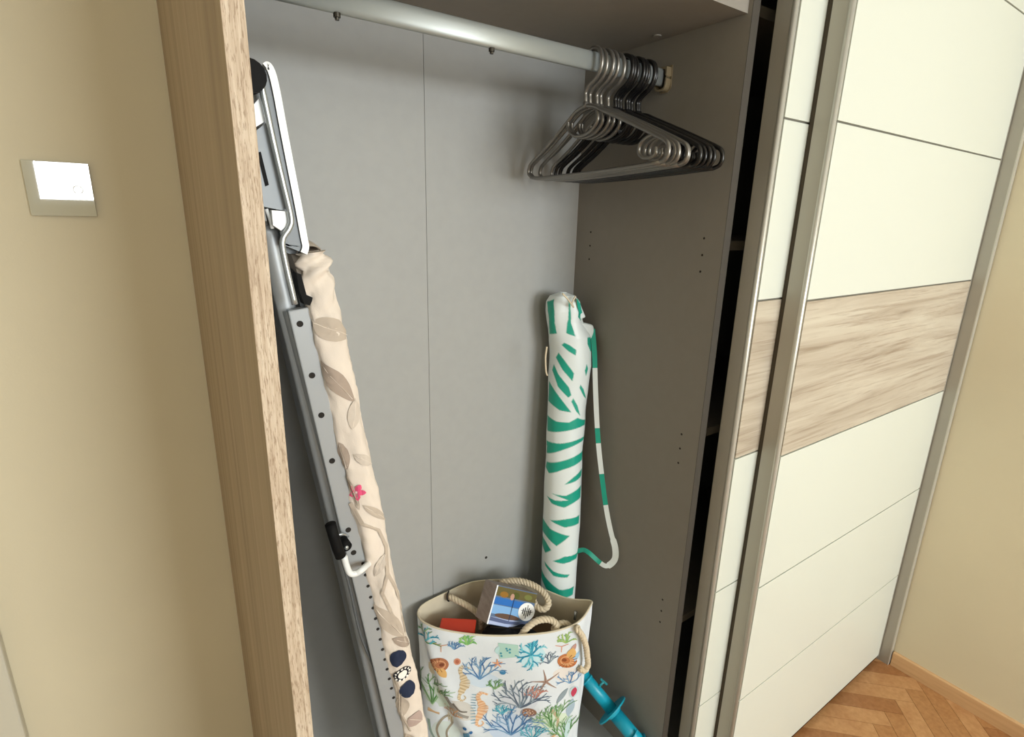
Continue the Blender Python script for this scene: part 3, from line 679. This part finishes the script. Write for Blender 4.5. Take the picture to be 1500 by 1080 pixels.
put('dot_print', [(disc(.214, .478, .008, .008, 14), (70, 132, 176), 2)], 'blue dot print')
put('rope_print', strips(path_s([(.048, .225), (.036, .262), (.052, .300), (.076, .312), (.082, .290), (.066, .262), (.070, .236), (.092, .215)]), .007, .006, (160, 150, 132), 1)
    + strips(path_s([(.012, .290), (.018, .250), (.042, .218), (.08, .212)]), .008, .006, (150, 170, 158), 1), 'twisted rope and anchor print')
put('driftwood_print', strips(path_s([(.068, .400), (.085, .372), (.104, .350), (.130, .335)]), .014, .006, (150, 146, 138), 1) + strips(path_s([(.088, .385), (.106, .360), (.126, .352)]), .006, .003, (112, 104, 96), 2)
    + strips([(.010, .322), (.045, .318)], .012, .006, (206, 172, 132), 1), 'grey driftwood print at the left')
put('driftwood_print', strips(path_s([(.300, .222), (.330, .240), (.362, .262)]), .014, .006, (204, 168, 128), 1) + strips(path_s([(.345, .350), (.362, .320), (.364, .285)]), .010, .005, (190, 172, 142), 1), 'tan driftwood print at the right')
put('fish_print', [(leaf(.403, .388, .034, .014, 1.5), (196, 72, 96), 2), (disc(.403, .388, .012, .020, 16), (196, 214, 220), 1)], 'small red fish print')
put('fish_print', [(leaf(.124, .268, .040, .018, 1.2), (100, 152, 184), 1), (leaf(.140, .235, .040, .02, 1.9), (120, 176, 196), 1), (disc(.120, .30, .006, .006, 9), (60, 110, 160), 2), (disc(.137, .288, .005, .005, 9), (60, 110, 160), 2)], 'blue fish print')
put('fish_print', [(leaf(.372, .385, .05, .016, .9), (146, 160, 168), 1), (leaf(.398, .335, .06, .022, 1.4), (170, 190, 204), 1)], 'grey fish print')
for pts, c_ in ((leaf(.392, .535, .03, .012, 1.2), (190, 150, 140)), (leaf(.400, .505, .035, .014, 1.0), (160, 196, 220)), (leaf(.02, .50, .06, .018, 1.5), (206, 214, 226)), (leaf(.395, .27, .08, .022, 1.5), (196, 220, 222))):
    put('blot_print', [(pts, c_, 1)], 'pale blot print')
WASH = [((.165, .450, .050, .10, 1.4), (206, 222, 236)), ((.035, .375, .075, .12, 1.3), (206, 222, 208)), ((.262, .385, .10, .09, .2), (214, 220, 228)), ((.240, .285, .12, .11, 0), (204, 220, 240)),
    ((.345, .310, .06, .10, 1.5), (214, 228, 206)), ((.284, .530, .075, .075, 0), (196, 226, 234)), ((.110, .360, .10, .05, -.7), (206, 204, 198)), ((.06, .250, .10, .09, .4), (214, 224, 218)), ((.385, .45, .05, .09, 1.2), (228, 222, 216)), ((.115, .225, .08, .06, 0), (208, 224, 232)), ((.325, .235, .10, .04, .3), (232, 218, 200))]
for (sx, zx, L_, W__, ro), c_ in WASH: put('wash_print', [(leaf(sx, zx, L_, W__, ro, 12), c_, -.6)], 'pale watercolour wash')
for sx, zx, h_, n, cc, lab in ((.090, .545, .022, 5, BL, 'tiny blue coral print by the hem'), (.330, .500, .03, 4, GY, 'tiny grey coral print'), (.195, .420, .028, 5, GR, 'tiny green coral print'), (.300, .395, .03, 5, [(206, 150, 130), (190, 126, 110)], 'small pink coral print'),
        (.215, .335, .03, 5, TE, 'tiny teal coral print'), (.085, .330, .03, 4, [(206, 160, 120)], 'tiny tan coral print'), (.390, .420, .04, 4, BL, 'blue coral print by the right seam'), (.300, .250, .045, 6, TE, 'teal coral print at the bottom')):
    put('coral_print', coral(sx, zx, h_, n, cc, .9, .0024, 3), lab)
put('starfish_print', [q_ for k in range(5) for q_ in strips([(.200, .505), (.200 + .014 * math.cos(k * 1.257 + .4), .505 + .014 * math.sin(k * 1.257 + .4))], .006, .0015, (222, 160, 120), 2)], 'small orange starfish print')
# rope handles
c1 = P(657, 884, 1.08); 
rope('rope_handle', [(.602, 1.126, .598), (.612, 1.105, .596), (.628, 1.085, .588), (.642, 1.066, .578), (.655, 1.05, .562), (.66, 1.05, .52)], .0085, M['rope'], bag)
tube('eyelet_stitch', [(.604, 1.134, .610), (.596, 1.128, .604), (.594, 1.124, .592), (.600, 1.126, .584)], .002, M['hole'], bag, 4)
rope('rope_handle', [(.742, 1.085, .612), (.775, 1.055, .622), (.800, 1.020, .622), (.815, .985, .612), (.812, .958, .598), (.795, .955, .588), (.782, .972, .590), (.788, .998, .600)], .0090, M['rope'], bag)
rope('rope_handle', [(.690, .925, .560), (.712, .925, .585), (.742, .918, .602), (.772, .902, .603), (.782, .885, .592), (.770, .880, .578), (.752, .888, .572), (.745, .903, .568)], .0088, M['rope'], bag)
rope('rope_handle', [(.778, .896, .572), (.792, .892, .586), (.808, .884, .588), (.818, .876, .578), (.815, .875, .560)], .0085, M['rope'], bag)
rp = [P(846, 922, .84), P(853, 932, .835), P(858, 946, .832), P(860, 960, .832), P(861, 974, .832), P(856, 983, .832), P(849, 979, .838)]
rope('rope_handle', [(.832, .862, .585)] + [tuple(p) for p in rp], .0080, M['rope'], bag, label='rope handle loop outside the right corner')
v, f = join(cyl((.862, .905, .560), (.004, .003, .022), .004, 10)); mesh('zip_pull', v, f, M['silver'], bag, True)

# things inside the bag
def obox(name, c, ex, ey, ez, hx_, hy_, hz_, mat, parent, bev=.002, label=None):
    c = Vector(c); vs = []
    for sz in (-1, 1):
        for sx, sy in ((-1, -1), (1, -1), (1, 1), (-1, 1)): vs.append(c + ex * hx_ * sx + ey * hy_ * sy + ez * hz_ * sz)
    o = mesh(name, vs, BF, mat, parent, False, None, label); return bevel(o, bev) if bev else o
# picture box: side A (weathered wood) and side B (picture)
pTL, pTR, pBL = P(728, 857, 1.0), P(787, 870, .978), P(713, 914, .975)
exv = (pTR - pTL).normalized(); dn = (pBL - pTL); dn = (dn - exv * dn.dot(exv)).normalized(); nv = exv.cross(dn).normalized()
if nv.dot(CAM - pTL) < 0: nv = -nv
wB = (pTR - pTL).length; hB = (pBL - pTL).length
dpt = .060
pb = root('picture_box', tuple(pTL.lerp(pTR, .5) + dn * hB), 'small box with a blue seaside photo and grey wood side, lying in the beach bag', 'box')
cB = pTL + exv * wB / 2 + dn * hB / 2 - nv * dpt / 2
obox('box_body', cB, exv, dn, nv, wB / 2, hB / 2, dpt / 2, M['greywood'], pb, .0015)
def bp(u_, v_, lay=1): return pTL + exv * (u_ * wB) + dn * (v_ * hB) + nv * (.0006 + .0003 * lay)
R4 = lambda a, b_, c, d: [(a, b_), (c, b_), (c, d), (a, d)]
decal('photo_print', bp, [(R4(0, 0, 1, 1), (96, 118, 150), 0), (R4(.02, .02, 1, .26), (104, 96, 60), 1), (disc(.22, .20, .10, .08, 10), (150, 110, 50), 2), (disc(.5, .17, .09, .09, 10), (84, 90, 44), 2), (disc(.8, .15, .1, .07, 10), (120, 124, 70), 2),
    (disc(.42, .22, .05, .09, 8), (190, 150, 130), 3), (R4(.02, .30, .78, .47), (52, 112, 190), 1), (R4(.02, .49, .78, .72), (132, 178, 226), 1), (disc(.42, .74, .30, .07, 16), (104, 82, 70), 2), (R4(.02, .80, .98, .99), (176, 190, 224), 1),
    ([(.02, .80), (.5, .84), (.98, .78), (.98, .88), (.4, .92), (.02, .90)], (92, 104, 140), 2), (R4(.47, .22, .485, .84), (40, 50, 80), 3)], pb, M['print'], 'seaside photo with a blue building')
decal('sticker', bp, [(disc(.84, .52, .20, .24, 26), (244, 244, 242), 5), (R4(.834, .34, .850, .70), (40, 40, 44), 6)] +
      [(R4(.84 + k * .045 - .012, .52 - h_, .84 + k * .045 + .012, .52 + h_), (50, 50, 54), 6) for k, h_ in ((-2, .07), (-1, .11), (1, .11), (2, .07))] + [(R4(.70, .50, .98, .512), (60, 60, 64), 6)], pb, M['print'], 'round white sticker with black bars')
box_strip = [(a, b_) for a, b_ in ((0, 0), (.03, 0), (.03, 1), (0, 1))]
decal('white_spine', bp, [(box_strip, (240, 242, 246), 4)], pb, M['print'])
# red container
rc = (P(643, 907, 1.035) + P(692, 925, 1.00)) / 2
ex = Vector((.80, -.6, 0)); ey = Vector((.6, .80, 0)); ez = Vector((0, 0, 1))
rd = root('plastic_case', (.575, 1.045, .50), 'orange-red plastic case lying at the left inside the beach bag', 'case')
obox('case_body', (.580, 1.042, .528), ex, ey, ez, .044, .022, .040, M['red'], rd, .006)
obox('case_lid', (.580, 1.042, .572), ex, ey, ez, .046, .024, .005, M['red'], rd, .003)
bk = root('cloth_pouch', (.66, .98, .47), 'black cloth pouch below the photo box in the beach bag', 'pouch')
V = []; nn_ = 20
for i in range(nn_ + 1):
    ph = math.pi * i / nn_
    for j in range(28):
        th = 2 * math.pi * j / 28; q_ = 1 + .10 * noise.noise(Vector((math.cos(th) * 2, math.sin(th) * 2, ph * 2)))
        sx = math.copysign(abs(math.cos(th)) ** .6, math.cos(th)) * math.sin(ph) ** .6; sy = math.copysign(abs(math.sin(th)) ** .6, math.sin(th)) * math.sin(ph) ** .6
        V.append(Vector((.688, .962, .528)) + ex * sx * .074 * q_ + ey * sy * .036 * q_ + ez * math.cos(ph) * .045 * q_)
pz = mesh('pouch_body', V, [(i * 28 + j, i * 28 + (j + 1) % 28, (i + 1) * 28 + (j + 1) % 28, (i + 1) * 28 + j) for i in range(nn_) for j in range(28)], M['navy'], bk, True)
tube('pouch_zip', [Vector((.688, .962, .5745)) + ex * a for a in (-.05, 0, .05)], .002, M['screw'], bk, 3)
# brown folded cloth deeper in the bag
M['brown'] = plain('brown_cloth', (120, 98, 76), .9, 0, .1, .12, 20)
tw = root('folded_towel', (.79, .97, .44), 'brown folded cloth filling the right side of the beach bag', 'cloth')
for k in range(3): obox('towel_fold', (.800 - k * .004, .965 + k * .004, .455 + k * .026), Vector((.47, -.88, 0)), Vector((.88, .47, 0)), ez, .062, .036, .0125, M['brown'], tw, .010)

# ------------------------------------------------------------------ parasol in its printed sleeve
um = root('beach_parasol', (.90, 1.0, .1), 'parasol in a white and green leaf-print sleeve, leaning in the corner behind the bag', 'parasol')
# rows: image row, left, right, y of the axis
rows = [(428, 819, 829, 1.085), (433, 806, 843, 1.085), (442, 801, 851, 1.085), (455, 800, 853, 1.083), (470, 801, 853, 1.082), (482, 803, 858, 1.080), (492, 804, 864, 1.078), (510, 805, 866, 1.076), (535, 804, 867, 1.074), (560, 803, 863, 1.072), (600, 802, 858, 1.068),
        (650, 800, 854, 1.064), (700, 798, 852, 1.058), (750, 796, 850, 1.052), (800, 794, 847, 1.046), (840, 793, 844, 1.040), (870, 792, 842, 1.036), (960, 788, 838, 1.022), (1030, 786, 833, 1.012)]
def row_at(v_):
    for k in range(len(rows) - 1):
        if rows[k][0] <= v_ <= rows[k + 1][0]:
            t = (v_ - rows[k][0]) / (rows[k + 1][0] - rows[k][0]); a, b_ = rows[k], rows[k + 1]
            s = t; return [a[q_] + (b_[q_] - a[q_]) * s for q_ in range(4)]
    return list(rows[-1] if v_ > rows[-1][0] else rows[0])
def ray_d(px, py): return (FV + RV * ((px - 750) / FPX) - UV * ((py - 540) / FPX)).normalized()
def sleeve_row(v_):
    _, l, r_, y = row_at(v_); c = P((l + r_) / 2, v_, y); ang = ray_d(l, v_).angle(ray_d(r_, v_)); return c, (c - CAM).length * math.tan(ang / 2)
NR, NC = 600, 168
c0, _ = sleeve_row(440); c1_, _ = sleeve_row(860); ax = (c0 - c1_).normalized()
tc_ = (CAM - c1_); tc_ = (tc_ - ax * tc_.dot(ax)).normalized(); side = ax.cross(tc_)
if side.dot(RV) < 0: side = -side
V = []; vv = []
for i in range(NR + 1):
    v_ = 428 + (1030 - 428) * i / NR; c, r_ = sleeve_row(v_); vv.append(v_)
    for j in range(NC):
        th = 2 * math.pi * j / NC
        fold = 1 + .035 * noise.noise(Vector((math.cos(th) * 1.6, math.sin(th) * 1.6, v_ * .03))) + (.05 * math.sin(th * 5 + v_ * .05) * max(0, min(1, (500 - v_) / 40)) )
        # th = 0 faces the camera
        V.append(c + (tc_ * math.cos(th) * .92 + side * math.sin(th)) * r_ * fold)
F = [(i * NC + j, i * NC + (j + 1) % NC, (i + 1) * NC + (j + 1) % NC, (i + 1) * NC + j) for i in range(NR) for j in range(NC)]
F.append(tuple(range(NC))); F.append(tuple(range(NR * NC, NR * NC + NC))[::-1])
# green leaf stripes, traced in two detail frames (scale 4.5, origins 760,410 and 760,640)
A_ = [[(190, 140), (235, 120), (240, 200), (252, 340), (205, 352), (198, 260), (188, 200)], [(322, 120), (340, 150), (372, 355), (312, 335), (326, 250)], [(370, 100), (400, 130), (440, 215), (410, 265), (385, 235), (388, 170)],
      [(300, 395), (335, 410), (376, 440), (372, 475), (330, 450), (282, 410)], [(262, 462), (300, 505), (362, 590), (352, 640), (290, 570), (243, 495)], [(232, 540), (262, 600), (330, 680), (345, 730), (325, 745), (260, 680), (222, 580)],
      [(450, 370), (470, 372), (490, 430), (500, 500), (470, 460), (450, 410)], [(445, 535), (455, 570), (440, 615), (432, 575)], [(405, 665), (425, 700), (442, 770), (425, 745), (398, 685)], [(358, 750), (385, 800), (402, 870), (375, 835), (345, 770)],
      [(200, 660), (225, 690), (290, 770), (345, 840), (270, 830), (195, 790)], [(190, 885), (250, 905), (330, 905), (385, 880), (435, 910), (430, 940), (300, 962), (190, 985)], [(185, 1050), (300, 1040), (432, 1015), (420, 1040), (300, 1078), (185, 1082)],
      [(500, 470), (520, 520), (515, 600), (495, 520)]]
B_ = [[(190, 20), (260, 10), (420, -18), (440, -5), (330, 30), (235, 72), (185, 95)], [(185, 150), (300, 115), (425, 75), (415, 135), (290, 175), (200, 215), (178, 190)], [(300, 270), (360, 225), (415, 195), (412, 240), (370, 255)],
      [(215, 335), (310, 340), (410, 300), (402, 375), (300, 415), (220, 400), (185, 365), (240, 375), (325, 370), (290, 355)], [(205, 510), (300, 490), (395, 487), (390, 540), (300, 542)], [(160, 530), (210, 565), (335, 600), (250, 665), (150, 610)],
      [(150, 645), (180, 665), (215, 700), (175, 735), (150, 700)], [(225, 765), (300, 730), (390, 738), (378, 770), (290, 775)], [(170, 790), (230, 830), (335, 855), (320, 870), (230, 858), (178, 815)], [(145, 855), (175, 890), (270, 945), (362, 950), (355, 1000), (270, 1000), (180, 960), (148, 915)],
      [(140, 1060), (250, 1090), (370, 1080), (360, 1120), (200, 1120)]]
polys = []
for src, oy_ in ((A_, 410), (B_, 640)):
    for pl in src:
        q_ = []
        for x, y in pl:
            px, py = 760 + x / 4.5, oy_ + y / 4.5; _, l, r_, _y = row_at(py); q_.append((max(-1.15, min(1.15, (px - (l + r_) / 2) / ((r_ - l) / 2))), py))
        polys.append((q_, min(p[1] for p in q_), max(p[1] for p in q_)))
def inside(x, y, pl):
    c = False; n = len(pl); j = n - 1
    for i in range(n):
        xi, yi = pl[i]; xj, yj = pl[j]
        if (yi > y) != (yj > y) and x < (xj - xi) * (y - yi) / (yj - yi) + xi: c = not c
        j = i
    return c
G_ = lin((28, 158, 134)); W_ = lin((222, 230, 228)); cols = []
for i in range(NR + 1):
    cand = [p[0] for p in polys if p[1] - 1 <= vv[i] <= p[2] + 1]
    for j in range(NC):
        k = 0
        for a_ in (-.25, .25):
            x = math.sin(2 * math.pi * (j + a_) / NC)
            for b_ in (-.25, .25):
                y = vv[i] + b_
                if any(inside(x, y, p) for p in cand): k += 1
        cols += [W_[q_] + (G_[q_] - W_[q_]) * k / 4 for q_ in range(4)]
sl = mesh('sleeve', V, F, M['sleeve'], um, True)
sl.data.color_attributes.new('Col', 'FLOAT_COLOR', 'POINT').data.foreach_set('color', cols)
# flap and drawstring notch at the top
def thick(pts, d): return prism(pts, d)
fp = [P(a, b_, y) for a, b_, y in ((836, 432, 1.060), (843, 434, 1.055), (850, 446, 1.048), (858, 465, 1.042), (848, 469, 1.045), (842, 462, 1.05), (836, 450, 1.055))]
v, f = prism(fp, tc_ * -.012); o = mesh('sleeve_flap', v, f, M['sleeve'], um); 
paint(o, [G_ if False else W_] * len(o.data.polygons)); bevel(o, .003)
tp = [P(a, b_, 1.035) for a, b_ in ((845, 437), (850, 446), (853, 458), (849, 462), (846, 450))]
v, f = prism(tp, tc_ * -.012); o = mesh('flap_stripe', v, f, M['sleeve'], um); paint(o, [G_] * len(o.data.polygons))
fp = [P(a, b_, 1.045) for a, b_ in ((850, 473), (858, 474), (869, 477), (871, 488), (866, 498), (856, 490))]
v, f = prism(fp, tc_ * -.02); o = mesh('sleeve_shoulder', v, f, M['sleeve'], um); paint(o, [W_] * len(o.data.polygons)); bevel(o, .005)
tube('drawstring', [P(824, 430, 1.03), P(833, 440, 1.028), P(840, 450, 1.03), P(838, 444, 1.035), P(843, 434, 1.04)], .0022, M['rope'], um, 5)
# carrying strap
st = [P(868, 482, 1.050), P(871, 520, 1.03), P(872, 560, 1.01), P(874, 610, .99), P(877, 655, .975), P(882, 700, .960), P(888, 745, .945), P(895, 780, .925), P(901, 802, .912), P(901, 818, .910), P(894, 827, .916), P(886, 829, .925), P(876, 822, .945), P(864, 811, .965), P(855, 806, .985), P(845, 808, 1.005)]
path = catmull(st, 8); n = len(path); V = []; cc = []
for i, p in enumerate(path):
    t = (path[min(i + 1, n - 1)] - path[max(i - 1, 0)]).normalized(); view = (CAM - p).normalized(); u_ = t.cross(view).normalized()
    wd = (.0065 if i < 60 else .0085 if i < 84 else .0062); nn = u_.cross(t).normalized()
    V += [p + u_ * wd + nn * .001, p - u_ * wd + nn * .001, p - u_ * wd - nn * .001, p + u_ * wd - nn * .001]
F = []
for i in range(n - 1):
    for k in range(4):
        F.append((i * 4 + k, i * 4 + (k + 1) % 4, (i + 1) * 4 + (k + 1) % 4, (i + 1) * 4 + k))
        g = (i < 12) or (26 < i < 31) or (38 < i < 47) or i > 92
        cc.append(G_ if g else W_)
F += [(0, 1, 2, 3), tuple(len(V) - 4 + k for k in (3, 2, 1, 0))]; cc += [W_, W_]
o = mesh('carrying_strap', V, F, M['sleeve'], um, False, label='green and white carrying strap'); paint(o, cc)
tube('ring', [P(801, 508, 1.04), P(799, 525, 1.04), P(800, 545, 1.04), P(802, 550, 1.04)], .0022, M['rope'], um, 4)

# ------------------------------------------------------------------ parasol ground anchor
an = root('parasol_anchor', (.97, .76, .22), 'turquoise plastic parasol ground anchor with a round flange, leaning right of the beach bag', 'parasol anchor')
a0 = Vector((.925, .940, .330)); a1 = Vector((.984, .765, .213)); ad = (a1 - a0).normalized(); La = (a1 - a0).length
v, f = cyl(a0 - ad * .035, ad * (.035 + La * .62), .0175, 24); mesh('upper_tube', v, f, M['teal'], an, True)
v, f = join(cyl(a0 - ad * .01, ad * .032, .0205, 24), cyl(a0 + ad * .030, ad * .006, .0192, 24)); mesh('collar', v, f, M['teal'], an, True)
fl = a0 + ad * La * .60
v, f = join(cyl(fl, ad * .004, .050, 48), cyl(fl + ad * .004, ad * .010, .028, 32, .021)); mesh('flange', v, f, M['teal'], an, False)
v, f = join(cyl(fl + ad * .004, ad * .125, .0200, 28), cyl(fl + ad * .129, ad * .05, .0200, 28, .003)); mesh('lower_tube', v, f, M['teal'], an, True)
bs_ = a0 + ad * La * .30; ud = (CAM - bs_); ud = Vector((.1, -.35, 1)); ud = (ud - ad * ud.dot(ad)).normalized(); sd_ = ad.cross(ud)
sv = sd_ if sd_.x > 0 else -sd_
ud2 = (ud * .72 + sv * .30).normalized()
v, f = cyl(bs_ + ud2 * .010, ud2 * .026, .0036, 12); mesh('thumb_screw', v, f, M['tealD'], an, True)
cc_ = bs_ + ud2 * .037; wv = (RV * .8 - UV * .6); wv = (wv - ud2 * wv.dot(ud2)).normalized()
obox('screw_wing', cc_, wv, ud2, wv.cross(ud2), .013, .0028, .0025, M['tealD'], an, .001)
# auger blade at the lower end
V = []; F = []
for i in range(41):
    a = i / 40 * 2.5 * 2 * math.pi; p = fl + ad * (.075 + .07 * i / 40); rr = .030 - .008 * i / 40; q_ = ud * math.cos(a) + sd_ * math.sin(a)
    V += [p + q_ * .016, p + q_ * rr, p + q_ * rr + ad * .002, p + q_ * .016 + ad * .002]
    if i: F += [((i - 1) * 4 + k, (i - 1) * 4 + (k + 1) % 4, i * 4 + (k + 1) % 4, i * 4 + k) for k in range(4)]
mesh('auger_blade', V, F, M['teal'], an)

# ------------------------------------------------------------------ glass light switch
sw = root('light_switch', (-.070, YB, 1.62), 'square glass touch light switch on the beige wall at the left', 'light switch')
box('backing', (-.1080, YB - .0045, 1.5870), (-.0330, YB, 1.6610), M['white_pl'], sw)
bevel(box('glass_plate', (-.1125, YB - .0085, 1.5825), (-.0285, YB - .0045, 1.6655), M['switch'], sw), .001)
M['ringm'] = plain('pale_touch_mark', (205, 205, 195), .2)
tube('touch_ring', [(-.048 + .0062 * math.cos(a), YB - .0086, 1.624 + .0062 * math.sin(a)) for a in [2 * math.pi * i / 24 for i in range(24)]], .0006, M['ringm'], sw, 1, 6, False, True)
